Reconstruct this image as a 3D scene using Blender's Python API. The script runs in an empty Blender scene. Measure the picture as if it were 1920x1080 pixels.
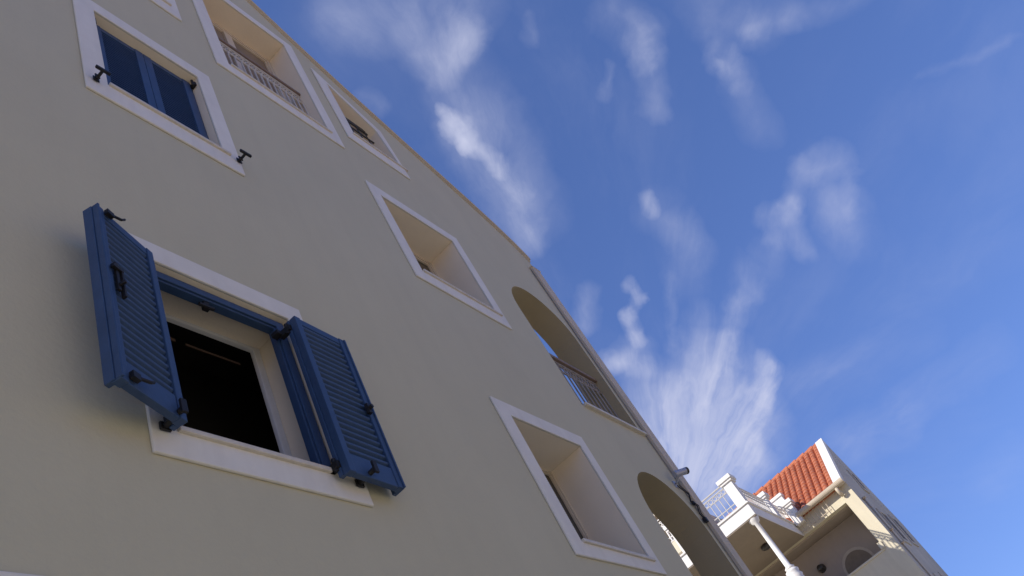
import bpy, bmesh, math, random
from mathutils import Vector, Matrix, geometry
random.seed(7)
sc = bpy.context.scene
COL = sc.collection

# ------------------------------------------------------------------ camera
K = 0.43          # facade units -> metres
H0 = 1.6          # eye height above the street
cam_d = bpy.data.cameras.new('camera'); cam = bpy.data.objects.new('camera', cam_d); COL.objects.link(cam)
cam_d.sensor_width = 36; cam_d.lens = 1537 / 1920 * 36; cam_d.clip_end = 5000; cam_d.clip_start = 0.05
Rm = Matrix(((0.58461971, -0.36648805, -0.72381373), (-0.69807873, -0.68183574, -0.21860035), (-0.41340765, 0.63307704, -0.65445212)))
cam.matrix_world = Matrix.Translation((0, 0, H0)) @ Rm.to_4x4()
sc.camera = cam

# ------------------------------------------------------------------ light
SUN = Vector((-1.6, 1.0, 1.25)).normalized()
sl = bpy.data.lights.new('sun', 'SUN'); sl.energy = 4.0; sl.angle = math.radians(0.55); sl.color = (1, .945, .86)
so = bpy.data.objects.new('sun', sl); COL.objects.link(so)
so.rotation_euler = SUN.to_track_quat('Z', 'Y').to_euler(); so.location = (0, 0, 60)
sc.view_settings.view_transform = 'Standard'; sc.view_settings.look = 'None'
sc.view_settings.gamma = 1; sc.view_settings.exposure = 0.4
W = bpy.data.worlds.new('World'); sc.world = W; W.use_nodes = True
nt = W.node_tree; N = nt.nodes; L = nt.links; N.clear()
out = N.new('ShaderNodeOutputWorld'); bg = N.new('ShaderNodeBackground'); L.new(bg.outputs[0], out.inputs[0])
bg.inputs['Strength'].default_value = 0.1
sky = N.new('ShaderNodeTexSky'); sky.sky_type = 'NISHITA'; sky.sun_disc = False
sky.sun_elevation = math.asin(SUN.z); sky.sun_rotation = math.atan2(SUN.x, SUN.y)
sky.air_density = 0.9; sky.dust_density = 0.0; sky.ozone_density = 5.0
hs = N.new('ShaderNodeMix'); hs.data_type = 'RGBA'; hs.blend_type = 'MULTIPLY'; hs.inputs[0].default_value = 1
gm = N.new('ShaderNodeGamma'); gm.inputs['Gamma'].default_value = .6; L.new(sky.outputs[0], gm.inputs[0])
L.new(gm.outputs[0], hs.inputs[6]); hs.inputs[7].default_value = (0.97, 1.24, 2.12, 1)
tc = N.new('ShaderNodeTexCoord')
def vm(op, a, b=None, scale=None):
    n = N.new('ShaderNodeVectorMath'); n.operation = op
    for i, v in enumerate((a, b)):
        if v is None: continue
        if isinstance(v, (tuple, list)): n.inputs[i].default_value = v
        else: L.new(v, n.inputs[i])
    if scale is not None:
        if isinstance(scale, float): n.inputs['Scale'].default_value = scale
        else: L.new(scale, n.inputs['Scale'])
    return n
def mt(op, a, b=None, clamp=False):
    n = N.new('ShaderNodeMath'); n.operation = op; n.use_clamp = clamp
    for i, v in enumerate((a, b)):
        if v is None: continue
        if isinstance(v, (int, float)): n.inputs[i].default_value = v
        else: L.new(v, n.inputs[i])
    return n.outputs[0]
def noise_w(vec, scale, detail, rough, dist=0.0):
    n = N.new('ShaderNodeTexNoise'); n.inputs['Scale'].default_value = scale; n.inputs['Detail'].default_value = detail
    n.inputs['Roughness'].default_value = rough; n.inputs['Distortion'].default_value = dist
    L.new(vec, n.inputs['Vector']); return n
CLOUDS = [
    (0.4484, 0.1198, 0.8858, 0.4797, 0.0952, 0.8723, 0.0153, 0.224),
    (0.4598, 0.0968, 0.8827, 0.5247, 0.0324, 0.8507, 0.02, 0.243),
    (0.5122, 0.0722, 0.8558, 0.5522, 0.0478, 0.8324, 0.0126, 0.32),
    (0.526, 0.0294, 0.85, 0.5553, 0.0482, 0.8302, 0.0096, 0.352),
    (0.5553, 0.0482, 0.8302, 0.5576, 0.0857, 0.8257, 0.0098, 0.352),
    (0.5211, 0.0939, 0.8483, 0.5521, 0.0878, 0.8292, 0.0117, 0.32),
    (0.5583, 0.0769, 0.8261, 0.6111, 0.1016, 0.785, 0.0188, 0.179),
    (0.6111, 0.1016, 0.785, 0.6597, 0.1175, 0.7423, 0.0191, 0.179),
    (0.4606, 0.1373, 0.8769, 0.537, 0.0963, 0.8381, 0.0267, 0.096),
    (0.5825, 0.1288, 0.8026, 0.607, 0.1239, 0.785, 0.004, 0.675),
    (0.5992, 0.1349, 0.7892, 0.6205, 0.1357, 0.7724, 0.0055, 0.878),
    (0.6205, 0.1357, 0.7724, 0.6576, 0.1297, 0.7421, 0.0056, 0.878),
    (0.6576, 0.1297, 0.7421, 0.6865, 0.1351, 0.7145, 0.0061, 0.459),
    (0.6865, 0.1351, 0.7145, 0.7172, 0.1588, 0.6785, 0.0082, 0.27),
    (0.6204, 0.1151, 0.7758, 0.6942, 0.14, 0.7061, 0.0182, 0.27),
    (0.5089, 0.1775, 0.8423, 0.5288, 0.1779, 0.8299, 0.005, 0.209),
    (0.6372, -0.0948, 0.7649, 0.6622, -0.0968, 0.7431, 0.0104, 0.19),
    (0.6622, -0.0968, 0.7431, 0.6868, -0.0846, 0.7219, 0.0077, 0.323),
    (0.6868, -0.0846, 0.7219, 0.7206, -0.0486, 0.6916, 0.0071, 0.228),
    (0.6762, -0.0918, 0.7309, 0.6964, -0.076, 0.7136, 0.0028, 0.237),
    (0.6693, -0.0467, 0.7415, 0.6851, -0.0156, 0.7283, 0.0029, 0.142),
    (0.5858, -0.0245, 0.8101, 0.6063, -0.0078, 0.7952, 0.0036, 0.114),
    (0.7011, -0.1543, 0.6962, 0.7164, -0.1903, 0.6712, 0.0085, 0.217),
    (0.7149, -0.1726, 0.6776, 0.7203, -0.1892, 0.6673, 0.0033, 0.289),
    (0.7158, -0.191, 0.6717, 0.7265, -0.2284, 0.6481, 0.0064, 0.188),
    (0.7265, -0.2284, 0.6481, 0.738, -0.2719, 0.6176, 0.0061, 0.159),
    (0.6805, -0.1701, 0.7128, 0.7141, -0.2053, 0.6692, 0.0129, 0.159),
    (0.7164, -0.1404, 0.6835, 0.7301, -0.1486, 0.667, 0.0058, 0.342),
    (0.7301, -0.1486, 0.667, 0.7452, -0.1417, 0.6516, 0.0066, 0.304),
    (0.7193, -0.1404, 0.6803, 0.7227, -0.1421, 0.6764, 0.0029, 0.38),
    (0.7452, -0.1417, 0.6516, 0.7812, -0.1203, 0.6125, 0.0096, 0.19),
    (0.7657, 0.0348, 0.6423, 0.7755, 0.0337, 0.6305, 0.004, 0.418),
    (0.7751, 0.0377, 0.6307, 0.8028, 0.0282, 0.5956, 0.0099, 0.152),
    (0.8028, 0.0282, 0.5956, 0.8184, 0.0366, 0.5734, 0.0099, 0.152),
    (0.8184, 0.0366, 0.5734, 0.8244, 0.0608, 0.5628, 0.0099, 0.152),
    (0.8167, -0.115, 0.5654, 0.8338, -0.0855, 0.5454, 0.0056, 0.266),
    (0.8338, -0.0855, 0.5454, 0.8459, -0.0523, 0.5308, 0.0057, 0.266),
    (0.8342, -0.0522, 0.549, 0.8404, -0.0719, 0.5372, 0.0053, 0.242),
    (0.8365, -0.0814, 0.5419, 0.8616, -0.0577, 0.5043, 0.0052, 0.226),
    (0.8502, -0.0375, 0.5251, 0.8622, 0.0114, 0.5065, 0.0063, 0.129),
    (0.8622, 0.0114, 0.5065, 0.8676, 0.0568, 0.494, 0.0064, 0.129),
    (0.8225, -0.1321, 0.5533, 0.8222, -0.1607, 0.5461, 0.0071, 0.27),
    (0.8271, -0.1321, 0.5463, 0.8541, -0.1216, 0.5057, 0.0116, 0.18),
    (0.8541, -0.1216, 0.5057, 0.8673, -0.1105, 0.4853, 0.0116, 0.18),
    (0.8352, -0.1611, 0.5259, 0.8591, -0.1234, 0.4967, 0.0035, 0.135),
    (0.7976, 0.1162, 0.5919, 0.8088, 0.1189, 0.5759, 0.0042, 0.541),
    (0.8088, 0.1189, 0.5759, 0.8095, 0.1412, 0.5699, 0.0042, 0.541),
    (0.8095, 0.1412, 0.5699, 0.8194, 0.155, 0.5519, 0.0042, 0.541),
    (0.7779, 0.1565, 0.6086, 0.7858, 0.1831, 0.5907, 0.0061, 0.271),
    (0.8188, 0.1559, 0.5525, 0.8192, 0.2001, 0.5374, 0.0042, 0.316),
    (0.8152, 0.1934, 0.5459, 0.8364, 0.1724, 0.5203, 0.005, 0.361),
    (0.8237, 0.172, 0.5403, 0.8544, 0.1934, 0.4822, 0.0091, 0.316),
    (0.8576, 0.2081, 0.4704, 0.8658, 0.1313, 0.4829, 0.0171, 0.468),
    (0.8753, 0.2163, 0.4326, 0.8783, 0.1302, 0.4601, 0.0224, 0.514),
    (0.8916, 0.2052, 0.4037, 0.9034, 0.1295, 0.4087, 0.0185, 0.561),
    (0.9082, 0.1365, 0.3957, 0.9016, 0.0934, 0.4225, 0.0066, 0.608),
    (0.9016, 0.0934, 0.4225, 0.8969, 0.0646, 0.4375, 0.0065, 0.608),
    (0.8944, 0.1199, 0.4308, 0.9109, 0.1475, 0.3855, 0.0097, 0.468),
    (0.875, 0.1065, 0.4723, 0.8602, 0.0375, 0.5086, 0.0062, 0.187),
    (0.8602, 0.0375, 0.5086, 0.8473, 0.001, 0.5311, 0.0061, 0.187),
    (0.8893, 0.2243, 0.3986, 0.9079, 0.1731, 0.3819, 0.0167, 0.608),
    (0.8406, 0.1146, 0.5294, 0.8386, 0.1333, 0.5282, 0.0036, 0.112),
    (0.8658, 0.1313, 0.4829, 0.8489, 0.084, 0.5219, 0.0081, 0.187),
    (0.8673, 0.2175, 0.4477, 0.8594, 0.1572, 0.4865, 0.009, 0.421),
    (0.8851, 0.223, 0.4084, 0.8791, 0.1775, 0.4424, 0.0107, 0.468),
    (0.9161, 0.1425, 0.3748, 0.8987, 0.0644, 0.4337, 0.0044, 0.468),
    (0.8988, 0.1662, 0.4057, 0.8913, 0.1116, 0.4394, 0.0071, 0.327),
    (0.8812, 0.1601, 0.4448, 0.8692, 0.0864, 0.4869, 0.0054, 0.281),
    (0.879, 0.1062, 0.4648, 0.8702, 0.0763, 0.4867, 0.0044, 0.281),
    (0.9418, 0.0577, 0.3312, 0.9459, -0.0158, 0.324, 0.0091, 0.162),
    (0.9459, -0.0158, 0.324, 0.9429, -0.1171, 0.3118, 0.0087, 0.162),
    (0.9124, 0.0519, 0.4059, 0.9259, -0.0776, 0.3697, 0.0092, 0.095),
    (0.8206, 0.0756, 0.5665, 0.8351, 0.1238, 0.536, 0.0035, 0.142),
    (0.9738, -0.022, 0.2263, 0.9711, -0.0706, 0.2282, 0.0084, 0.076),
    (0.8016, -0.2448, 0.5455, 0.8068, -0.337, 0.4853, 0.0026, 0.084),
    (0.91, -0.0979, 0.4029, 0.902, -0.2217, 0.3704, 0.0094, 0.056),
]
dirn = vm('NORMALIZE', tc.outputs['Generated']).outputs[0]
n1 = noise_w(dirn, 7.0, 4, .6); n2 = noise_w(dirn, 20.0, 4, .65)
w1 = vm('SCALE', vm('SUBTRACT', n1.outputs['Color'], (.5, .5, .5)).outputs[0], scale=.06).outputs[0]
w2 = vm('SCALE', vm('SUBTRACT', n2.outputs['Color'], (.5, .5, .5)).outputs[0], scale=.019).outputs[0]
P = vm('ADD', vm('ADD', dirn, w1).outputs[0], w2).outputs[0]
total = None
for (ax, ay, az, bx, by, bz, wd, am) in CLOUDS:                   # wisps of cirrus along short arcs of sky direction
    A = Vector((ax, ay, az)); B = Vector((bx, by, bz)); AB = B - A
    Pi = P
    if total is not None:                                         # chained through the running sum so the shader stack stays small
        n_ = N.new('ShaderNodeVectorMath'); n_.operation = 'MULTIPLY_ADD'; L.new(total, n_.inputs[0]); n_.inputs[1].default_value = (1e-7,) * 3; L.new(P, n_.inputs[2]); Pi = n_.outputs[0]
    pa = vm('SUBTRACT', Pi, tuple(A)).outputs[0]
    dt = vm('DOT_PRODUCT', pa, tuple(AB / AB.length_squared)).outputs['Value']
    t = mt('MULTIPLY', dt, 1.0, True)
    q = vm('SCALE', tuple(AB), scale=t).outputs[0]
    d = vm('DISTANCE', pa, q).outputs['Value']
    mr = N.new('ShaderNodeMapRange'); mr.interpolation_type = 'LINEAR'
    L.new(d, mr.inputs['Value']); mr.inputs['From Min'].default_value = 0; mr.inputs['From Max'].default_value = wd * 3.3
    mr.inputs['To Min'].default_value = am; mr.inputs['To Max'].default_value = 0
    total = mr.outputs[0] if total is None else mt('ADD', total, mr.outputs[0])
# filaments of the ice cloud fan out from the point of the sky the high wind comes from
WC, WU, WV = (0.8919, 0.2966, 0.3415), (-0.092, -0.6202, 0.7791), (0.4429, -0.7262, -0.5258)
PS = vm('ADD', dirn, vm('SCALE', w1, scale=.9).outputs[0]).outputs[0]
du = vm('DOT_PRODUCT', PS, WU).outputs['Value']; dv = vm('DOT_PRODUCT', PS, WV).outputs['Value']; dc = vm('DOT_PRODUCT', PS, WC).outputs['Value']
ang = mt('ARCTAN2', dv, du); rad = mt('ARCCOSINE', mt('MINIMUM', dc, .9999))
cmb = N.new('ShaderNodeCombineXYZ'); L.new(mt('MULTIPLY', ang, 3.3), cmb.inputs[0]); L.new(mt('MULTIPLY', rad, 2.6), cmb.inputs[1])
ns = noise_w(cmb.outputs[0], 1.5, 7, .64, .3)
nf = noise_w(dirn, 4.0, 4, .55, .3)
st = N.new('ShaderNodeMapRange'); L.new(ns.outputs['Fac'], st.inputs['Value'])
st.inputs['From Min'].default_value = .33; st.inputs['From Max'].default_value = .68; st.inputs['To Min'].default_value = .28; st.inputs['To Max'].default_value = 1.5
st2 = N.new('ShaderNodeMapRange'); L.new(nf.outputs['Fac'], st2.inputs['Value'])
st2.inputs['From Min'].default_value = .3; st2.inputs['From Max'].default_value = .7; st2.inputs['To Min'].default_value = .6; st2.inputs['To Max'].default_value = 1.2
dens = mt('MULTIPLY', mt('MULTIPLY', total, st.outputs[0]), st2.outputs[0])
veil = N.new('ShaderNodeMapRange'); veil.interpolation_type = 'SMOOTHSTEP'
L.new(mt('MULTIPLY', ns.outputs['Fac'], nf.outputs['Fac']), veil.inputs['Value'])
veil.inputs['From Min'].default_value = .20; veil.inputs['From Max'].default_value = .42; veil.inputs['To Min'].default_value = 0; veil.inputs['To Max'].default_value = .055
dens = mt('ADD', dens, veil.outputs[0])
dens = mt('SUBTRACT', 1.0, mt('POWER', 2.718, mt('MULTIPLY', dens, -.95)))
cm = N.new('ShaderNodeMix'); cm.data_type = 'RGBA'; L.new(dens, cm.inputs[0]); L.new(hs.outputs[2], cm.inputs[6])
cm.inputs[7].default_value = (5.0, 5.2, 6.6, 1)
L.new(cm.outputs[2], bg.inputs['Color'])
W.cycles.sampling_method = 'MANUAL'; W.cycles.sample_map_resolution = 256

# ------------------------------------------------------------------ materials
def mat(name, col, rough=.7, var=0.0, vscale=3.0, bump=0.0, bscale=60.0, metal=0.0, col2=None, spec=.5, stain=0.0):
    m = bpy.data.materials.new(name); m.use_nodes = True
    t = m.node_tree; b = t.nodes['Principled BSDF']
    b.inputs['Roughness'].default_value = rough; b.inputs['Metallic'].default_value = metal
    b.inputs['Specular IOR Level'].default_value = spec
    co = t.nodes.new('ShaderNodeTexCoord')
    n = t.nodes.new('ShaderNodeTexNoise'); n.inputs['Scale'].default_value = vscale; n.inputs['Detail'].default_value = 6
    n.inputs['Roughness'].default_value = .65
    t.links.new(co.outputs['Object'], n.inputs['Vector'])
    r = t.nodes.new('ShaderNodeMapRange'); r.inputs['From Min'].default_value = .3; r.inputs['From Max'].default_value = .7
    t.links.new(n.outputs['Fac'], r.inputs['Value'])
    mx = t.nodes.new('ShaderNodeMix'); mx.data_type = 'RGBA'
    c2 = col2 or tuple(max(0, c * (1 - var)) for c in col)
    mx.inputs[6].default_value = (*col, 1); mx.inputs[7].default_value = (*c2, 1)
    t.links.new(r.outputs[0], mx.inputs[0])
    res = mx.outputs[2]
    if stain:                                                     # rain streaks running down the wall
        mp = t.nodes.new('ShaderNodeMapping'); mp.inputs['Scale'].default_value = (5, 5, .35)
        t.links.new(co.outputs['Object'], mp.inputs[0])
        n3 = t.nodes.new('ShaderNodeTexNoise'); n3.inputs['Scale'].default_value = 1.6; n3.inputs['Detail'].default_value = 5
        t.links.new(mp.outputs[0], n3.inputs['Vector'])
        r3 = t.nodes.new('ShaderNodeMapRange'); r3.inputs['From Min'].default_value = .45; r3.inputs['From Max'].default_value = .8
        r3.inputs['To Max'].default_value = stain
        t.links.new(n3.outputs['Fac'], r3.inputs['Value'])
        m3 = t.nodes.new('ShaderNodeMix'); m3.data_type = 'RGBA'; t.links.new(r3.outputs[0], m3.inputs[0]); t.links.new(res, m3.inputs[6])
        m3.inputs[7].default_value = (*[c * .72 for c in col], 1); res = m3.outputs[2]
    t.links.new(res, b.inputs['Base Color'])
    if bump:
        n2 = t.nodes.new('ShaderNodeTexNoise'); n2.inputs['Scale'].default_value = bscale; n2.inputs['Detail'].default_value = 5
        t.links.new(co.outputs['Object'], n2.inputs['Vector'])
        bp = t.nodes.new('ShaderNodeBump'); bp.inputs['Strength'].default_value = bump; bp.inputs['Distance'].default_value = .01
        t.links.new(n2.outputs['Fac'], bp.inputs['Height']); t.links.new(bp.outputs[0], b.inputs['Normal'])
    return m
M = {}
M['plaster'] = mat('grey_plaster', (.545, .512, .378), .93, .06, 1.1, .25, 45, spec=.2, stain=.12)
M['trim'] = mat('white_trim', (.76, .735, .68), .8, .12, 2.5, .15, 70, spec=.25, stain=.35)
M['reveal'] = mat('cream_reveal', (.82, .72, .58), .88, .06, 3, .2, 60, spec=.2)
M['tan'] = mat('shade_tan_plaster', (.38, .31, .20), .92, .08, 1.5, .2, 50, spec=.2, stain=.15)  # arch copy of the wall plaster, recess shade worked into a darker tan
M['stone'] = mat('marble_sill', (.66, .60, .50), .5, .18, 14, .06, 40)
M['coping'] = mat('coping_render', (.55, .48, .38), .85, .08, 2)
M['blue'] = mat('blue_paint', (.034, .072, .165), .5, .2, 9, .10, 50, spec=.45)
M['iron'] = mat('black_iron', (.010, .009, .010), .6, .3, 30, .1, 80)
M['wiron'] = mat('white_iron', (.55, .52, .48), .5, .1, 20)
M['diron'] = mat('dark_iron', (.05, .048, .045), .5, .2, 20)
M['giron'] = mat('shade_grey_iron', (.30, .265, .24), .6, .15, 20)  # white railing iron with arch shade put into its colour; grey for the pipe
M['wood'] = mat('brown_wood', (.25, .175, .13), .6, .3, 22, .1, 60)
M['cream'] = mat('cream_frame', (.60, .52, .41), .5, .08, 8)
M['whiteframe'] = mat('white_frame', (.66, .66, .67), .45, .06, 8)
M['darkwood'] = mat('dark_brown_wood', (.10, .06, .045), .6, .3, 20)
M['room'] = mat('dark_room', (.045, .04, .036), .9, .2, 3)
M['blind'] = mat('brown_blind', (.26, .20, .135), .8, .2, 5)
M['glass'] = mat('window_glass', (.022, .022, .022), .06, .1, 3, spec=.8)
M['housewall'] = mat('ivory_render', (.68, .61, .45), .9, .08, 1.5, .25, 50, spec=.2, stain=.2)
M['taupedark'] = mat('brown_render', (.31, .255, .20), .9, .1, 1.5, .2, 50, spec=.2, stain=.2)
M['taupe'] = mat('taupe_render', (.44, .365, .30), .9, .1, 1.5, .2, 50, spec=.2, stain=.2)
M['whitewall'] = mat('white_render', (.80, .77, .72), .88, .08, 2, .2, 50, spec=.2, stain=.25)
M['gablewall'] = mat('weathered_render', (.58, .54, .47), .93, .25, .8, .35, 40, spec=.2, stain=.5)
M['gutter'] = mat('beige_gutter', (.55, .46, .34), .5, .12, 8)
M['silver'] = mat('silver_paint', (.42, .43, .50), .4, .08, 20, metal=.3)
M['lamp'] = mat('dark_lamp_glass', (.05, .045, .04), .3, .2, 20)
M['shutterdark'] = mat('grey_shutter', (.17, .15, .135), .7, .2, 10)
M['road'] = mat('street_concrete', (.43, .39, .30), .93, .15, 3, .5, 120)
M['pave'] = mat('paving', (.62, .56, .42), .9, .2, 5, .3, 30)
M['ground'] = mat('dry_ground', (.57, .51, .38), .97, .25, .3, .3, 8)
M['line'] = mat('road_paint', (.7, .7, .68), .8, .15, 20)
M['oppwall'] = mat('cream_render', (.64, .57, .45), .92, .08, 1.2, .2, 40)
def tile_mat():
    m = bpy.data.materials.new('terracotta'); m.use_nodes = True; t = m.node_tree; b = t.nodes['Principled BSDF']; b.inputs['Roughness'].default_value = .85
    co = t.nodes.new('ShaderNodeTexCoord'); mp = t.nodes.new('ShaderNodeMapping'); mp.inputs['Scale'].default_value = (1 / .30, 1 / .34, 0)
    mp.inputs['Location'].default_value = (0, .1, 0)
    t.links.new(co.outputs['Object'], mp.inputs[0])
    v = t.nodes.new('ShaderNodeTexVoronoi'); v.inputs['Scale'].default_value = 1; v.inputs['Randomness'].default_value = .15
    t.links.new(mp.outputs[0], v.inputs['Vector'])
    cr = t.nodes.new('ShaderNodeValToRGB'); cr.color_ramp.elements[0].color = (.35, .10, .045, 1); cr.color_ramp.elements[1].color = (.56, .19, .09, 1)
    s = t.nodes.new('ShaderNodeSeparateColor'); t.links.new(v.outputs['Color'], s.inputs[0])
    n = t.nodes.new('ShaderNodeTexNoise'); n.inputs['Scale'].default_value = 12; n.inputs['Detail'].default_value = 6; t.links.new(co.outputs['Object'], n.inputs['Vector'])
    a = t.nodes.new('ShaderNodeMath'); a.operation = 'MULTIPLY_ADD'; t.links.new(n.outputs['Fac'], a.inputs[0]); a.inputs[1].default_value = .7
    h = t.nodes.new('ShaderNodeMath'); h.operation = 'MULTIPLY'; h.inputs[1].default_value = .5; t.links.new(s.outputs[0], h.inputs[0]); t.links.new(h.outputs[0], a.inputs[2])
    t.links.new(a.outputs[0], cr.inputs[0]); t.links.new(cr.outputs[0], b.inputs['Base Color'])
    return m
M['tile'] = tile_mat()

# ------------------------------------------------------------------ mesh helpers
def setp(o, label=None, cat=None, group=None, kind=None):
    for k, v in (('label', label), ('category', cat), ('group', group), ('kind', kind)):
        if v: o[k] = v
    return o
def empty(name, loc, label, cat, group=None):
    o = bpy.data.objects.new(name, None); COL.objects.link(o); o.location = loc; o.empty_display_size = .3
    return setp(o, label, cat, group)
class MB:
    def __init__(s): s.v = []; s.f = []
    def add(s, vs, fs):
        b = len(s.v); s.v += [tuple(v) for v in vs]; s.f += [tuple(b + i for i in f) for f in fs]; return s
    def box(s, x0, x1, y0, y1, z0, z1):
        return s.add([(x0, y0, z0), (x1, y0, z0), (x1, y1, z0), (x0, y1, z0), (x0, y0, z1), (x1, y0, z1), (x1, y1, z1), (x0, y1, z1)],
                     [(0, 3, 2, 1), (4, 5, 6, 7), (0, 1, 5, 4), (1, 2, 6, 5), (2, 3, 7, 6), (3, 0, 4, 7)])
    def prism(s, pts, axis, a, b):                                # polygon (u, v) drawn out along axis
        f = {'y': lambda u, v, t: (u, t, v), 'x': lambda u, v, t: (t, u, v), 'z': lambda u, v, t: (u, v, t)}[axis]
        n = len(pts); vs = [f(u, v, a) for u, v in pts] + [f(u, v, b) for u, v in pts]
        fs = [tuple(range(n)), tuple(range(2 * n - 1, n - 1, -1))] + [(i, n + i, n + (i + 1) % n, (i + 1) % n) for i in range(n)]
        return s.add(vs, fs)
    def ring(s, outer, inner, y0, y1):                            # flat frame between two polygons of equal count, in XZ
        n = len(outer)
        vs = [(x, y, z) for y in (y0, y1) for P_ in (outer, inner) for x, z in P_]
        o0, i0, o1, i1 = 0, n, 2 * n, 3 * n; fs = []
        for k in range(n):
            l = (k + 1) % n
            fs += [(o0 + k, o0 + l, i0 + l, i0 + k), (o1 + l, o1 + k, i1 + k, i1 + l), (o0 + l, o0 + k, o1 + k, o1 + l), (i0 + k, i0 + l, i1 + l, i1 + k)]
        return s.add(vs, fs)
    def tube(s, path, r, n=8, cap=True, r2=None):
        path = [Vector(p) for p in path]; m = len(path); b = len(s.v); prev = None
        for i, p in enumerate(path):
            d = (path[min(i + 1, m - 1)] - path[max(i - 1, 0)]).normalized()
            if prev is None: u = d.orthogonal().normalized()
            else: u = (prev - d * prev.dot(d)).normalized()
            prev = u; w = d.cross(u); rr = r if r2 is None else r + (r2 - r) * i / (m - 1)
            for k in range(n):
                a = 2 * math.pi * k / n; s.v.append(tuple(p + rr * (u * math.cos(a) + w * math.sin(a))))
        for i in range(m - 1):
            for k in range(n):
                l = (k + 1) % n; s.f.append((b + i * n + k, b + i * n + l, b + (i + 1) * n + l, b + (i + 1) * n + k))
        if cap: s.f.append(tuple(b + k for k in range(n - 1, -1, -1))); s.f.append(tuple(b + (m - 1) * n + k for k in range(n)))
        return s
    def lathe(s, cx, cy, prof, n=16):
        b = len(s.v)
        for r, z in prof:
            for k in range(n): a = 2 * math.pi * k / n; s.v.append((cx + r * math.cos(a), cy + r * math.sin(a), z))
        for i in range(len(prof) - 1):
            for k in range(n): l = (k + 1) % n; s.f.append((b + i * n + k, b + i * n + l, b + (i + 1) * n + l, b + (i + 1) * n + k))
        s.f.append(tuple(b + k for k in range(n - 1, -1, -1))); s.f.append(tuple(b + (len(prof) - 1) * n + k for k in range(n)))
        return s
    def build(s, name, m, parent=None, scale=1.0, bevel=0.0, smooth=False, origin=None):
        vs = [Vector(v) * scale for v in s.v]
        if parent is not None and parent.type == 'EMPTY' or parent is not None: base = WORLD.get(parent.name, Vector((0, 0, 0)))
        else: base = Vector((0, 0, 0))
        if origin is None:                                        # own origin at the base centre of the part
            xs = [v.x for v in vs]; ys = [v.y for v in vs]; zs = [v.z for v in vs]
            origin = Vector(((min(xs) + max(xs)) / 2, (min(ys) + max(ys)) / 2, min(zs)))
        origin = Vector(origin)
        me = bpy.data.meshes.new(name); me.from_pydata([tuple(v - origin) for v in vs], [], s.f); me.update()
        bm = bmesh.new(); bm.from_mesh(me); bmesh.ops.recalc_face_normals(bm, faces=bm.faces); bm.to_mesh(me); bm.free()
        if smooth:
            for p in me.polygons: p.use_smooth = True
        me.materials.append(M[m]); o = bpy.data.objects.new(name, me); COL.objects.link(o)
        if parent is not None: o.parent = parent
        o.location = origin - base; WORLD[o.name] = origin
        if bevel:
            bv = o.modifiers.new('edge', 'BEVEL'); bv.width = bevel; bv.segments = 2; bv.limit_method = 'ANGLE'; bv.angle_limit = math.radians(40)
        return o
WORLD = {}
def U(mb):                                                         # facade units -> world metres
    mb.v = [(x * K, y * K, z * K + H0) for x, y, z in mb.v]; return mb
def lift(mb):
    mb.v = [(x, y, z + H0) for x, y, z in mb.v]; return mb
def arc_hole(cx, zc, r, x0, x1, zb, n=28):
    return [(x0, zb)] + [(x1, zb)] + [(cx + r * math.cos(math.pi * i / n), zc + r * math.sin(math.pi * i / n)) for i in range(n + 1)]
def pip(x, y, poly):
    c = False; n = len(poly); j = n - 1
    for i in range(n):
        xi, yi = poly[i]; xj, yj = poly[j]
        if (yi > y) != (yj > y) and x < (xj - xi) * (y - yi) / (yj - yi) + xi: c = not c
        j = i
    return c
def sheet(outline, holes):
    pts = []; edges = []
    for poly in [outline] + holes:
        b = len(pts); n = len(poly); pts += [Vector(p) for p in poly]; edges += [(b + i, b + (i + 1) % n) for i in range(n)]
    v, e, f, *_ = geometry.delaunay_2d_cdt(pts, edges, [], 0, 1e-6)
    keep = []
    for t in f:
        cx = sum(v[i].x for i in t) / len(t); cy = sum(v[i].y for i in t) / len(t)
        if pip(cx, cy, outline) and not any(pip(cx, cy, h) for h in holes): keep.append(tuple(t))
    return [(p.x, p.y) for p in v], keep

def rect_(x0, x1, z0, z1): return [(x0, z0), (x1, z0), (x1, z1), (x0, z1)]
# ------------------------------------------------------------------ ground
def struct(o): o['kind'] = 'structure'; return o
g = MB().box(-1500, 1500, -1500, 1500, -.3, 0); struct(g.build('ground', 'ground'))
g = MB().box(-60, 60, -6.2, -1.2, -.1, .004); struct(g.build('road', 'road'))
g = MB().box(-60, 60, -1.2, 2.15, -.1, .13); struct(g.build('pavement', 'pave', bevel=.01))
g = MB().box(-60, 60, -9.2, -6.2, -.1, .13); struct(g.build('pavement', 'pave', bevel=.01))

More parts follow.
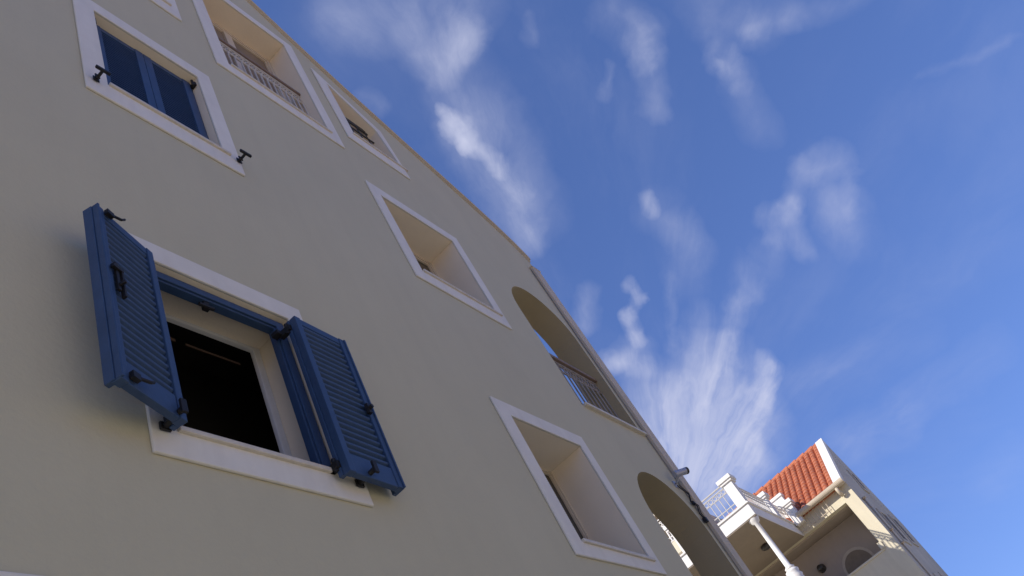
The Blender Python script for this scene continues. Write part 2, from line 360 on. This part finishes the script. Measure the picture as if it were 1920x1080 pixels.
# unseen low houses added across the street to bounce warm sunlight onto the facade
for x0, x1, hh_, lab in ((-24, -8.4, 6.2, 'cream rendered low house across the street behind the viewer, unseen and added for bounce light, left one'), (-8.0, 9.0, 5.4, 'cream rendered low house across the street directly behind the viewer, unseen and added for bounce light'), (9.4, 30, 6.0, 'cream rendered low house across the street behind the viewer, unseen and added for bounce light, right one')):
    oh = empty('added_street_house', ((x0 + x1) / 2, -9.3, .13), lab, 'house', 'unseen houses added across the street'); WORLD[oh.name] = Vector(((x0 + x1) / 2, -9.3, .13))
    wl_ = [(x0 + 1.6 + 2.6 * i) for i in range(int((x1 - x0 - 1.5) / 2.6))]
    vv, ff = sheet(rect_(x0, x1, .13, hh_), [rect_(x, x + 1.0, zz, zz + 1.3) for x in wl_ for zz in (1.1, 3.7) if zz + 1.5 < hh_])
    MB().add([(x, -9.3, z) for x, z in vv], ff).box(x0, x1, -18, -9.7, .13, hh_).build('wall', 'oppwall', oh)
    MB().prism([(-9.0, hh_), (-13.6, hh_ + 1.9), (-18.3, hh_)], 'x', x0 - .2, x1 + .2).build('roof', 'tile', oh)
    for x in wl_:
        for zz in (1.1, 3.7):
            if zz + 1.5 < hh_:
                wn_ = MB().ring(rect_(x, x + 1.0, zz, zz + 1.3), rect_(x + .08, x + .92, zz + .08, zz + 1.22), -9.45, -9.4).build('window', 'whiteframe', oh)
                MB().box(x + .05, x + .95, -9.48, -9.46, zz + .05, zz + 1.25).build('pane', 'glass', wn_)

# ------------------------------------------------------------------ the tall grey building
D = 5.0
bld = empty('apartment_building', (0, D * K, 0), 'tall grey plastered building in shade with white framed openings and blue shutters', 'building')
WORLD[bld.name] = Vector((0, D * K, 0))
ROOF = [(5.0, 28.6), (7.0, 26.95), (8.6, 25.62), (9.87, 24.607), (11.07, 23.75), (11.96, 23.15), (13.0, 22.5), (14.12, 21.9), (16.04, 20.84), (17.54, 20.06), (18.75, 19.33), (19.45, 18.78), (19.88, 18.3)]
XL = -3.0                                                          # unseen left end of the building, cut short to let sun onto the ground
LEFT = [(10 - x, z) for x, z in ROOF[1:] if 10 - x > XL + .3] + [(XL, 22.45)]
OUTL = [(XL, -3.72), (19.88, -3.72)] + ROOF[::-1] + LEFT
def rect(x0, x1, z0, z1): return [(x0, z0), (x1, z0), (x1, z1), (x0, z1)]
A1 = arc_hole(17.66, 13.93, 1.52, 16.14, 19.18, 10.33); A1b = arc_hole(17.66, 7.11, 1.52, 16.14, 19.18, 3.45)
A2 = arc_hole(17.66, .3, 1.52, 16.14, 19.18, -3.0)
HOLES = dict(W1=(rect(4.35, 6.47, 12.80, 15.60), .42), W6=(rect(4.38, 6.60, 5.69, 8.49), .66), W2=(rect(7.66, 10.66, 17.63, 22.58), .66),
             W3=([(11.98, 18.77), (13.80, 18.80), (13.58, 20.57), (12.04, 21.80)], .62), W4=(rect(11.55, 14.25, 12.62, 15.55), .86),
             W5=(rect(11.90, 14.38, 5.69, 8.49), 1.0), W0=(rect(4.35, 6.25, 18.85, 21.65), .42), W7=(rect(.6, 2.65, .6, 3.5), .42),
             A1=(A1, .775), A1b=(A1b, .775))
v2, f2 = sheet(OUTL, [h[0] for h in HOLES.values()])
mb = MB(); mb.add([(x, D, z) for x, z in v2], f2)
REVS = []
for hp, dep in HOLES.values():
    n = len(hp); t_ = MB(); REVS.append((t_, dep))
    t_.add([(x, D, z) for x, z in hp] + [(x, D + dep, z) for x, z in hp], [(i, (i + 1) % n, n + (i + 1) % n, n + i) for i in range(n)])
# loggia side of the wall: back sheet behind the arches, with its own openings
v3, f3 = sheet(rect(15.5, 19.88, -3.72, 17.8), [A1, A1b]); mb.add([(x, D + .775, z) for x, z in v3], f3)
mb.add([(19.88, D, -3.72), (19.88, D + .775, -3.72), (19.88, D + .775, 18.3), (19.88, D, 18.3)], [(0, 1, 2, 3)])
wall = U(mb)
# weld so the plaster reads as one skin
w = wall.build('wall', 'plaster', bld)
bm = bmesh.new(); bm.from_mesh(w.data); bmesh.ops.remove_doubles(bm, verts=bm.verts, dist=1e-4); bmesh.ops.recalc_face_normals(bm, faces=bm.faces); bm.to_mesh(w.data); bm.free()

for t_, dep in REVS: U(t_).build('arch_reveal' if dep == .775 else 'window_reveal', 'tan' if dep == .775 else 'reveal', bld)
YB = 25.0
mb = MB()
mb.prism([(D + .775, 17.0), (YB, 17.0), (YB, 18.2), (D + .775, 18.2)], 'x', 19.6, 19.88)          # end wall above the loggia
for z0, z1 in ((9.55, 10.2), (2.7, 3.35)): mb.box(15.5, 19.88, D + .775, YB, z0, z1)
mb.box(15.5, 19.6, D + .775, YB, 17.0, 17.3)
mb.box(15.2, 15.5, D + .78, YB, -3.7, 18.0)
for y in (12.4, 18.6, 24.4): mb.box(19.2, 19.88, y, y + .6, -3.7, 17.0)
mb.box(XL, XL + .3, D + .01, YB, -3.7, 21.9)
mb.box(XL + .3, 19.5, YB - .3, YB, -3.7, 18.2)
U(mb).build('side_wall', 'plaster', bld)
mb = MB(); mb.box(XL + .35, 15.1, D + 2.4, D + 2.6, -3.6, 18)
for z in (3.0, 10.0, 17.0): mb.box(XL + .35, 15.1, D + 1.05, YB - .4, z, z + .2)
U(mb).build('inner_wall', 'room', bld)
mb = MB(); pr = LEFT[::-1] + ROOF
mb.prism([(x, z - .12) for x, z in pr] + [(x, z - .35) for x, z in pr[::-1]], 'y', D + .02, YB)
U(mb).build('roof', 'tile', bld)
mb = MB()
for a, b, y0, y1 in ((0.0, .13, D - .09, D + .5), (-.07, 0.0, D - .045, D + .01)):
    pts = [(x, z + b) for x, z in pr] + [(x, z + a) for x, z in pr[::-1]]
    n = len(pr)
    for i in range(n - 1):
        (xa, za), (xb, zb) = pr[i], pr[i + 1]
        mb.prism([(xa, za + a), (xb, zb + a), (xb, zb + b), (xa, za + b)], 'y', y0, y1)
U(mb).build('roof_coping', 'coping', bld)
mb = MB(); mb.box(19.42, 19.90, D - .10, D - .005, -3.7, 17.62); mb.box(19.39, 19.93, D - .12, D + .3, 17.62, 17.67)
U(mb).build('corner_pilaster', 'coping', bld, bevel=.006)
mb = MB(); mb.tube([(19.37, D - .03, -3.6), (19.37, D - .03, 17.5)], .012, 6)
U(mb).build('drain_pipe', 'giron', bld, smooth=True)

def surround(o, i, name='window_surround'):
    mb = MB().ring(o, i, D - .042, D - .001); return U(mb).build(name, 'trim', bld, bevel=.006)
def sill(x0, x1, z, y0=D - .085, dy=.20, h=.06, m='stone'):
    return U(MB().box(x0, x1, y0, y0 + dy, z - h, z + .006)).build('window_sill', m, bld, bevel=.004)
surround([(3.97, 12.33), (6.82, 12.34), (6.81, 16.0), (3.97, 16.0)], HOLES['W1'][0])
surround([(4.08, 5.34), (6.94, 5.33), (6.90, 8.84), (4.10, 8.86)], HOLES['W6'][0])
surround([(7.27, 17.22), (11.02, 17.20), (11.06, 22.98), (7.28, 22.98)], HOLES['W2'][0])
surround([(11.58, 18.31), (13.96, 18.26), (13.86, 20.82), (11.58, 22.26)], HOLES['W3'][0])
surround([(11.18, 12.24), (14.59, 12.22), (14.61, 15.91), (11.18, 15.91)], HOLES['W4'][0])
surround([(11.48, 5.37), (14.72, 5.42), (14.70, 8.83), (11.48, 8.84)], HOLES['W5'][0])
surround([(3.97, 18.38), (6.61, 18.38), (6.61, 22.0), (3.97, 22.0)], HOLES['W0'][0])
surround([(.2, .2), (3.06, .2), (3.06, 3.875), (.2, 3.875)], HOLES['W7'][0])
sill(4.36, 6.60, 12.83); sill(4.38, 6.74, 5.72); sill(7.7, 10.72, 17.64, h=.05); sill(11.9, 14.06, 18.80); sill(11.56, 14.42, 12.65)
sill(11.92, 14.48, 5.72); sill(4.36, 6.4, 18.88); sill(.6, 2.75, .63)
for zb in (10.33, 3.45):
    sl_ = U(MB().box(16.2, 19.30, D - .10, D + .72, zb - .03, zb + .05)).build('arch_sill', 'stone', bld, bevel=.004)

# --- windows
def window(x0, x1, z0, z1, y, fm='cream', fw=.13, panes=2, pm='glass', t=.12):
    f = MB(); f.ring(rect(x0, x1, z0, z1), rect(x0 + fw, x1 - fw, z0 + fw, z1 - fw), y, y + t)
    f.ring(rect(x0 + fw, x1 - fw, z0 + fw, z1 - fw), rect(x0 + fw * 1.5, x1 - fw * 1.5, z0 + fw * 1.5, z1 - fw * 1.5), y + .03, y + t)
    w_ = (x1 - x0 - 2 * fw) / panes
    for k in range(1, panes): f.box(x0 + fw + k * w_ - .13, x0 + fw + k * w_ + .13, y + .015, y + t - .01, z0 + fw, z1 - fw)
    o = U(f).build('window', fm, bld, bevel=.004)
    if pm:
        U(MB().box(x0 + fw, x1 - fw, y + .075, y + .09, z0 + fw, z1 - fw)).build('pane', pm, o)
    return o
window(11.90, 14.38, 5.69, 8.49, D + .82, 'cream', .05)
window(11.55, 14.25, 12.62, 15.55, D + .80, 'cream', .10)
dw = window(7.66, 10.66, 17.63, 22.58, D + .60, 'cream', .14, 2, 'blind')
window(4.35, 6.25, 18.85, 21.65, D + .36, 'cream', .12)
window(.6, 2.65, .6, 3.5, D + .36, 'cream', .12)
f = MB(); f.ring(rect(4.38, 6.60, 5.69, 8.49), rect(4.50, 6.47, 5.76, 8.42), D + .60, D + .67)
ow = U(f).build('window', 'whiteframe', bld, bevel=.005); ow['label'] = 'open white window with a dark room behind'
U(MB().box(4.7, 5.05, D + .84, D + .85, 8.33, 8.37).box(5.15, 5.40, D + .84, D + .85, 8.32, 8.37).box(5.55, 6.42, D + .84, D + .85, 8.32, 8.355)).build('curtain_rail', 'darkwood', ow)
# door panel behind the upper right balcony opening
U(MB().prism([(11.99, 18.78), (13.79, 18.81), (13.57, 20.56), (12.05, 21.78)], 'y', D + .62, D + .7)).build('door', 'blind', bld)

# --- shutters (leaf drawn in facade units round its hinge; s = direction of the leaf)
def leaf(s, wd, h, t, nsl, tilt, stile=.13, top=.12, bot=.30, astragal=True):
    m = MB(); X = lambda a: s * a
    def bx(a, b, y0, y1, z0, z1): m.box(min(X(a), X(b)), max(X(a), X(b)), y0, y1, z0, z1)
    ts = t * .62
    bx(0, stile, 0, ts, 0, h); bx(wd - stile, wd, 0, ts, 0, h)
    bx(stile, wd - stile, .012, ts - .01, 0, bot); bx(stile, wd - stile, .012, ts - .01, h - top, h)
    if astragal:
        bx(-.015, .055, ts, t, .01, h - .01); bx(wd - .05, wd + .015, ts * .55, t, .01, h - .01); bx(wd - .022, wd + .008, -.022, ts * .5, .01, h - .01)
    z0, z1 = bot, h - top; p = (z1 - z0) / nsl; c = ts * .58; lh = ts * .40; hh = p * (.26 if tilt > 0 else .5)
    for i in range(nsl):
        zc = z0 + p * (i + .5); a = hh * tilt; q = .017
        xs = sorted((X(stile), X(wd - stile)))
        pr_ = [(c - lh, zc + a - q), (c + lh, zc - a - q), (c + lh, zc - a + q), (c - lh, zc + a + q)]
        m.prism(pr_, 'x', xs[0], xs[1])
    return m
def place(mb, name, m, loc, rz, parent, bevel=.0035):
    mb.v = [(x * K, y * K, z * K) for x, y, z in mb.v]
    o = mb.build(name, m, parent, origin=(0, 0, 0), bevel=bevel)
    o.location = Vector((loc[0] * K, loc[1] * K, loc[2] * K + H0)) - WORLD.get(parent.name, Vector((0, 0, 0))); o.rotation_euler = (0, 0, rz)
    return o
def sub(mb, name, m, parent, bevel=0.0, smooth=False):             # sub-part in the local frame of its leaf
    mb.v = [(x * K, y * K, z * K) for x, y, z in mb.v]
    o = mb.build(name, m, None, origin=(0, 0, 0), bevel=bevel, smooth=smooth); o.parent = parent; o.location = (0, 0, 0); return o
LT = .17
lh_ = 2.68
sL = place(leaf(-1, .91, lh_, LT, 21, 1.0, .105), 'shutter', 'blue', (4.335, 4.752, 5.60), math.radians(18), bld)
sL['label'] = 'blue louvred shutter swung open away from the wall'
sub(MB().box(-.79, -.745, -.03, .0, 1.30, 1.74).box(-.85, -.70, -.055, -.01, 1.60, 1.65).box(-.78, -.75, -.10, -.03, 1.36, 1.40).box(-.73, -.70, -.05, 0, 1.22, 1.62), 'handle', 'iron', sL, .002)
sub(MB().box(-.80, -.70, -.05, 0, lh_ - .09, lh_ - .02).tube([(-.72, -.03, lh_ - .05), (-.60, -.06, lh_ - .04), (-.54, -.06, lh_ + .03)], .016, 6), 'bolt', 'iron', sL)
sub(MB().box(-.80, -.70, -.05, 0, .05, .13).tube([(-.72, -.03, .09), (-.60, -.07, .08), (-.54, -.06, .13)], .018, 6), 'bolt', 'iron', sL)
sR = place(leaf(1, .96, lh_, LT, 21, 1.0, .105), 'shutter', 'blue', (6.42, 4.72, 5.54), math.radians(3), bld)
sR['label'] = 'blue louvred shutter folded back flat against the wall'
sub(MB().box(.80, .86, -.05, .0, 1.18, 1.34).tube([(.83, -.02, 1.26), (.83, -.10, 1.26)], .03, 8), 'handle', 'iron', sR)
for zz in (.12, lh_ - .20):
    sub(MB().box(-.05, .03, .10, .30, zz, zz + .10).box(-.13, -.03, .24, .36, zz + .02, zz + .09).tube([(-.02, .16, zz - .03), (-.02, .16, zz + .16)], .03, 8), 'hinge', 'iron', sR, .003)
    sub(MB().box(-.03, .05, .10, .30, zz, zz + .10).tube([(.02, .16, zz - .03), (.02, .16, zz + .16)], .03, 8), 'hinge', 'iron', sL, .003)
f = MB().ring(rect(4.38, 6.60, 5.72, 8.49), rect(4.57, 6.39, 5.69, 8.30), D + .08, D + .20)
f.ring(rect(4.42, 6.56, 5.72, 8.45), rect(4.54, 6.42, 5.70, 8.33), D + .05, D + .08)
sf = U(f).build('shutter_frame', 'blue', bld, bevel=.005)
U(MB().box(5.28, 5.36, D + .10, D + .16, 8.17, 8.30).tube([(5.20, D + .10, 8.20), (5.42, D + .10, 8.20)], .025, 6)).build('catch', 'iron', sf)
# closed pair at the upper left window
f = MB().ring(rect(4.35, 6.47, 12.83, 15.60), rect(4.42, 6.40, 12.80, 15.54), D + .17, D + .30)
U(f).build('shutter_frame', 'blue', bld, bevel=.004)
for s, x in ((1, 4.42), (-1, 6.40)):
    o = place(leaf(s, .985, 2.70, .15, 31, -1.0, .16, .13, .17, False), 'shutter', 'blue', (x, D + .14, 12.84), 0, bld)
    o['label'] = 'closed blue louvred shutter'
    for zz in (.05, 2.52):
        sub(MB().box(-.05 * s - .03, -.05 * s + .05, -.10, .02, zz, zz + .12).tube([(-.0, -.07, zz - .04), (-.0, -.07, zz + .16)], .028, 8), 'hinge', 'iron', o, .003)
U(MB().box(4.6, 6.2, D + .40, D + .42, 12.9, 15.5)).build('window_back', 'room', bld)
# T-shaped iron stays standing out of the wall
def stay(x, z, ln=.23):
    m = MB(); m.box(x - .05, x + .05, D - .075, D - .055, z - .06, z + .06); m.tube([(x, D - .06, z), (x, D - ln, z - .005)], .026, 8)
    m.box(x - .05, x + .03, D - ln * .55, D - ln * .45, z - .05, z + .05)
    m.box(x - .115, x + .115, D - ln - .035, D - ln + .01, z - .028, z + .028)
    return U(m).build('shutter_stay', 'iron', bld, bevel=.003)
stay(4.13, 12.69); stay(6.76, 12.74)
def hook(x, z):
    m = MB(); m.tube([(x, D - .06, z), (x, D - .20, z), (x + .02, D - .33, z + .02)], .035, 8)
    m.box(x - .06, x + .06, D - .085, D - .055, z - .05, z + .05); m.box(x - .02, x + .05, D - .36, D - .325, z - .05, z + .12)
    return U(m).build('shutter_stay', 'iron', bld, bevel=.003)
hook(4.22, 5.66); hook(6.78, 5.60)

# --- balcony railings
def railing(x0, x1, z0, z1, y, m='wiron', hand='wood', bars=.19, scroll=True, hr=.07, r=.022):
    o = MB(); zt = z1 - .14; zs = z1 - .50
    o.tube([(x0, y, zt), (x1, y, zt)], .028, 6); o.tube([(x0, y, zs), (x1, y, zs)], .024, 6); o.tube([(x0, y, z0 + .14), (x1, y, z0 + .14)], .028, 6)
    n = max(2, int((x1 - x0) / bars))
    for i in range(n + 1):
        x = x0 + (x1 - x0) * i / n; o.tube([(x, y, z0), (x, y, zs if scroll else zt)], r, 6)
    if scroll:
        for i in range(n):
            xc = x0 + (x1 - x0) * (i + .5) / n; rr = min(.15, (x1 - x0) / n / 2 * .85); zc = (zt + zs) / 2
            o.tube([(xc + rr * math.cos(a), y, zc + rr * 1.1 * math.sin(a)) for a in [2 * math.pi * j / 14 for j in range(15)]], .016, 5, False)
            o.tube([(xc - rr * .5 * math.sin(a) * (1 - a / 9), y, zc + (a / 6.3 - .5) * rr * 1.6) for a in [6.3 * j / 10 for j in range(11)]], .013, 5)
    o = U(o).build('balcony_railing', m, bld, smooth=False)
    if hand: U(MB().box(x0, x1, y - hr, y + hr, z1 - .10, z1)).build('handrail', hand, o, bevel=.006)
    return o
railing(7.67, 10.65, 17.64, 20.0, D + .27, hr=.07)
railing(11.99, 13.72, 18.81, 20.80, D + .24, 'diron', 'diron', .30, False, .03, .018)
railing(16.15, 19.17, 10.38, 12.60, D + .28, 'giron', bars=.30, hr=.10, r=.022)
railing(16.15, 19.17, 3.50, 5.62, D + .28, hr=.09)

# --- security camera and its cable
cb = empty('security_camera', (19.0 * K, 4.85 * K, 8.6 * K + H0), 'small silver security camera on the corner of the grey building', 'camera')
WORLD[cb.name] = Vector((19.0 * K, 4.85 * K, 8.6 * K + H0))
p0 = Vector((18.80, 4.80, 8.73)); p1 = Vector((19.16, 4.56, 8.76)); dd = (p1 - p0).normalized()
U(MB().tube([p0, p0 + dd * .03, p1 - dd * .07, p1 - dd * .06], .09, 16)).build('camera_body', 'silver', cb, bevel=.004, smooth=False)
U(MB().tube([p1 - dd * .06, p1], .092, 16).tube([p1, p1 + dd * .012], .05, 12)).build('lens', 'lamp', cb)
U(MB().tube([(19.05, 4.99, 8.62), (18.98, 4.90, 8.62), (18.92, 4.76, 8.70)], .03, 8).box(18.97, 19.13, 4.97, 4.999, 8.52, 8.72)).build('bracket', 'silver', cb)
cpt = [(19.08, 4.97, 8.60), (19.16, 4.94, 8.45), (19.26, 4.90, 8.3), (19.22, 4.96, 8.1), (19.30, 4.90, 7.95), (19.25, 4.95, 7.75), (19.29, 4.92, 7.5)]
c_ = U(MB().tube(cpt, .015, 6).tube([(x + .05 * math.sin(z * 9), y - .03, z) for x, y, z in cpt], .010, 6).box(19.21, 19.33, 4.88, 4.97, 7.48, 7.60).box(19.22, 19.32, 4.90, 4.97, 8.02, 8.10)).build('cable', 'iron', None)
setp(c_, 'loose black cable hanging down the wall corner below the security camera', 'cable')

# ------------------------------------------------------------------ the sunlit neighbouring house
hs_ = empty('neighbour_house', (28, 2.58, 0), 'sunlit ivory house with red tiled roof, terrace and open balcony', 'house')
WORLD[hs_.name] = Vector((28, 2.58, 0))
def hb(mb, name, m, bevel=0.0, smooth=False, parent=None):
    return lift(mb).build(name, m, parent or hs_, bevel=bevel, smooth=smooth)
GY = 2.576
GAB = [(28.0, -1.6), (34.7, -1.6), (34.7, 8.60), (32.42, 12.02), (28.0, 9.10)]
hb(MB().prism(GAB, 'y', GY, GY + .40), 'gable_wall', 'gablewall')
m_ = MB()
m_.box(28.0, 28.3, GY + .4, 12.5, 8.48, 9.08)                      # lintel
m_.box(28.0, 28.22, GY + .4, 12.5, 5.2, 6.68)                      # balcony front
m_.box(27.96, 28.26, GY + .4, 12.5, 6.68, 6.74)
m_.box(28.3, 29.5, GY + .4, 12.5, 8.48, 8.8); m_.box(28.22, 29.25, GY + .4, 12.5, 5.2, 5.5)
m_.box(28.0, 28.3, GY + .4, 12.5, -1.6, 5.2)
m_.box(34.3, 34.6, GY + .4, 12.5, -1.6, 8.5); m_.box(29.5, 34.3, 12.2, 12.5, -1.6, 9)
hb(m_, 'wall', 'housewall', .008)
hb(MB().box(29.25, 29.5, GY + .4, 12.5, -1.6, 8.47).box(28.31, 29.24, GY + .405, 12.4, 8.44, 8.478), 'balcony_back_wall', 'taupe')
# sunlit skin of the corner pillar (front face of the gable wall), with its small capital
hb(MB().box(27.985, 28.0, GY - .01, GY + .41, -1.6, 9.09).box(27.93, 28.25, GY + .36, GY + .50, 6.74, 6.95), 'corner_pillar', 'housewall')
# roof of barrel tiles
SA = Vector((27.92, 9.06)); SB = Vector((32.42, 12.09)); sd = SB - SA; SL = sd.length; sd.normalize(); sn = Vector((-sd.y, sd.x))
def tiles(y0, y1, step=.235, tl=.36):
    m = MB(); ns = int(SL / tl) + 1; rows = []
    ny = int((y1 - y0) / step)
    for c in range(ny):
        yc = y0 + step * (c + .5)
        for k in range(ns):
            s0 = k * tl; s1 = min(SL, s0 + tl + .03); r0 = step * .50; r1 = step * .46
            jit = random.uniform(-.006, .006); vs = []; n = 8
            for s_, r_, hgt in ((s0, r0, .02), (s1, r1, .0)):
                for j in range(n + 1):
                    a = math.pi * j / n; y = yc + jit - r_ * math.cos(a); hh = r_ * math.sin(a) * 1.1 + hgt
                    p = SA + sd * s_ + sn * hh; vs.append((p.x, y, p.y))
            m.add(vs, [(j, j + 1, n + 2 + j, n + 1 + j) for j in range(n)] + [tuple(range(n, -1, -1))])
    a = SA - sn * .03; b = SB - sn * .03; m.prism([(a.x, a.y), (b.x, b.y), (b.x, b.y - .1), (a.x, a.y - .1)], 'y', y0, y1)
    return m
rf = hb(tiles(GY + .28, 9.0), 'roof', 'tile')
hb(MB().prism([(32.42, 12.05), (34.9, 8.42), (34.9, 8.30), (32.42, 11.9)], 'y', GY + .1, 12.4), 'roof_back', 'tile')
m_ = MB(); a = SA + sn * .16 - sd * .05; b = SB + sn * .16; m_.prism([(a.x, a.y), (b.x, b.y + .02), (b.x, b.y - .25), (a.x, a.y - .25)], 'y', GY - .015, GY + .29)
hb(m_, 'gable_verge', 'whitewall', .01)
m_ = MB()
for i in range(14):
    y = GY + .05 + i * .42; m_.tube([(32.42, y, 12.16), (32.42, y + .44, 12.13)], .13, 8, True, .11)
hb(m_, 'ridge_tiles', 'tile')
hb(MB().prism([(27.74 + .11 * math.cos(t), 9.04 + .11 * math.sin(t)) for t in [math.pi + math.pi * j / 8 for j in range(9)]] + [(27.85, 9.09), (27.63, 9.09)], 'y', GY - .02, 4.45).box(27.85, 27.99, GY - .02, 4.45, 8.98, 9.04), 'gutter', 'gutter')
hb(MB().tube([(27.74, GY + .33, 8.98), (27.76, GY + .33, 8.80), (27.9, GY + .33, 8.68)], .06, 8), 'gutter_outlet', 'gutter', 0, True)
dp = MB(); dp.tube([(28.75, GY - .045, 8.5), (28.75, GY - .045, -1.5)], .03, 8)
for z in (8.45, 7.2, 6.7, 5.4): dp.box(28.68, 28.82, GY - .13, GY, z, z + .05)
hb(dp, 'drain_pipe', 'gutter', 0, True)
# shuttered openings of the shaded gable
for x0, x1, z0, z1 in ((30.2, 31.0, 7.15, 8.25), (32.2, 32.9, 7.4, 8.4), (30.3, 31.1, 4.3, 5.7), (32.2, 33.0, 4.6, 6.0), (31.6, 32.1, 9.6, 10.3)):
    wn = hb(MB().ring(rect(x0 - .12, x1 + .12, z0 - .12, z1 + .12), rect(x0, x1, z0, z1), GY - .045, GY - .001), 'window', 'gablewall', .006)
    s_ = MB().box(x0, x1, GY - .02, GY - .002, z0, z1)
    for k in range(int((z1 - z0) / .07)): s_.box(x0 + .05, x1 - .05, GY - .035, GY - .02, z0 + .02 + k * .07, z0 + .055 + k * .07)
    lift(s_).build('closed_shutter', 'shutterdark', wn)
# terrace
TX = 23.67; TY = 4.72; S1 = 8.48; S2 = 8.86
hb(MB().box(TX, 28.0, TY, 12.5, S1, S2).box(TX - .05, 28.0, TY - .05, 12.5, S2, S2 + .05), 'terrace_slab', 'whitewall', .01)
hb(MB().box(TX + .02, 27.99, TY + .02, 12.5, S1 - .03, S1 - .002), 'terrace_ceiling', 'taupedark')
def pier(x0, x1, y0, y1, z0, z1):
    return hb(MB().box(x0, x1, y0, y1, z0, z1 - .2).box(x0 - .05, x1 + .05, y0 - .05, y1 + .05, z1 - .2, z1 - .13).box(x0 - .09, x1 + .09, y0 - .09, y1 + .09, z1 - .13, z1).prism([(x0 + .05, z0 + .1), (x1 - .05, z0 + .1), (x1 - .05, z1 - .3), (x0 + .05, z1 - .3)], 'y', y0 - .015, y0), 'terrace_pier', 'whitewall', .008)
pier(TX, TX + .32, TY, TY + .31, S2 + .05, 9.90); pier(26.55, 26.85, TY, TY + .28, S2 + .05, 9.90); pier(TX, TX + .32, 6.9, 7.2, S2 + .05, 9.90)
pier(27.7, 28.0, TY - .35, TY - .05, S1 + .3, 9.62)
def house_rail(p0, p1, z0, z1, name='terrace_railing', m='wiron', nb=None, rb=.014):
    o = MB(); p0 = Vector(p0); p1 = Vector(p1); ln = (p1 - p0).length; nb = nb or max(3, int(ln / .16))
    P3 = lambda t, z: (p0.x + (p1.x - p0.x) * t, p0.y + (p1.y - p0.y) * t, z)
    for z, r in ((z1, .026), (z1 - .10, .018), (z1 - .27, .016), (z0 + .20, .018), (z0 + .05, .022)): o.tube([P3(0, z), P3(1, z)], r, 6)
    for k in range(nb + 1):
        t = k / nb; o.tube([P3(t, z0 + .05), P3(t, z1 - .27)], rb, 5)
        if k < nb:
            tc_ = (k + .5) / nb; rr = min(.065, ln / nb / 2); zc = z1 - .185
            o.tube([P3(tc_ + rr / ln * math.cos(a), zc + rr * math.sin(a)) for a in [2 * math.pi * j / 10 for j in range(11)]], .014, 5, False)
    return hb(o, name, m)
house_rail((TX + .12, TY + .33), (TX + .12, 6.88), S2 + .06, 9.80)
r2 = house_rail((TX + .34, TY + .12), (26.53, TY + .12), S2 + .06, 9.72)
r3 = house_rail((26.87, TY + .12), (28.0, TY + .12), S2 + .06, 9.72)
er = MB()
for z in (8.56, 8.98): er.tube([(27.88, 3.45, z), (27.88, 4.66, z)], .016, 6)
for k in range(8): er.tube([(27.88, 3.5 + k * .15, 8.5), (27.88, 3.5 + k * .15, 8.98)], .012, 5)
hb(er, 'railing_shadow_bars', 'gutter')  # bars stand in for slanting railing shadows across the lintel wall
hb(MB().box(28.0, 28.25, 4.5, 12.5, 9.08, 9.95).box(27.95, 28.3, 4.46, 12.5, 9.95, 10.05), 'terrace_parapet', 'whitewall', .01)
# column carrying the terrace and the stone baluster it stands on
cl = MB().lathe(23.86, 4.90, [(.13, 6.75), (.15, 6.80), (.085, 6.86), (.078, 7.6), (.072, 8.30), (.135, 8.34), (.15, 8.40), (.17, 8.43), (.17, 8.479)], 20)
hb(cl, 'column', 'whitewall', 0, True)
hb(MB().lathe(23.86, 4.90, [(.16, 5.9), (.20, 6.1), (.23, 6.3), (.19, 6.46), (.22, 6.52), (.17, 6.60), (.20, 6.66), (.20, 6.70), (.13, 6.75)], 20), 'column_base', 'whitewall', 0, True)
hb(MB().box(TX, 28.0, TY, 12.5, 5.2, 5.5).box(TX, TX + .2, TY + .4, 12.5, 5.5, 6.35), 'lower_terrace', 'housewall', .01)
# two round lamps and the arched window of the balcony
hb(MB().lathe(26.2, 5.58, [(.10, 8.30), (.16, 8.34), (.17, 8.40), (.12, 8.479)], 14), 'ceiling_lamp', 'lamp', 0, True)
hb(MB().tube([(29.25, 5.14, 7.70), (29.17, 5.14, 7.70), (29.05, 5.14, 7.70)], .15, 14, True, .10), 'wall_lamp', 'lamp', 0, True)
def arch_xz(y0, y1, zb, zs, n=14):
    r = (y1 - y0) / 2; c = (y0 + y1) / 2
    return [(y0, zb), (y1, zb)] + [(c + r * math.cos(math.pi * i / n), zs + r * math.sin(math.pi * i / n)) for i in range(n + 1)]
aw = MB().prism(arch_xz(3.50, 4.62, 5.6, 7.08), 'x', 29.225, 29.249); aw = hb(aw, 'arched_window', 'gutter')
a_ = MB().prism(arch_xz(3.58, 4.54, 5.7, 7.06), 'x', 29.205, 29.224)
lift(a_).build('pane', 'blind', aw)
# taller wing with a railed balcony, seen through the lower arch
hb(MB().box(28.6, 33.5, 7.9, 12.5, 8.86, 12.6).box(26.9, 28.6, 7.7, 12.5, 10.22, 10.66), 'upper_wing', 'housewall', .01)
house_rail((26.97, 7.75), (26.97, 12.4), 10.66, 11.62, 'upper_railing', 'whitewall', 44, .03)
hb(MB().box(28.56, 28.6, 8.2, 9.3, 8.9, 10.1).box(28.56, 28.6, 9.8, 11.2, 8.9, 10.1), 'dark_doors', 'shutterdark')
hb(MB().prism([(26.8, 11.75), (28.6, 12.25), (28.6, 12.35), (26.8, 11.85)], 'y', 7.8, 12.0), 'awning', 'coping')
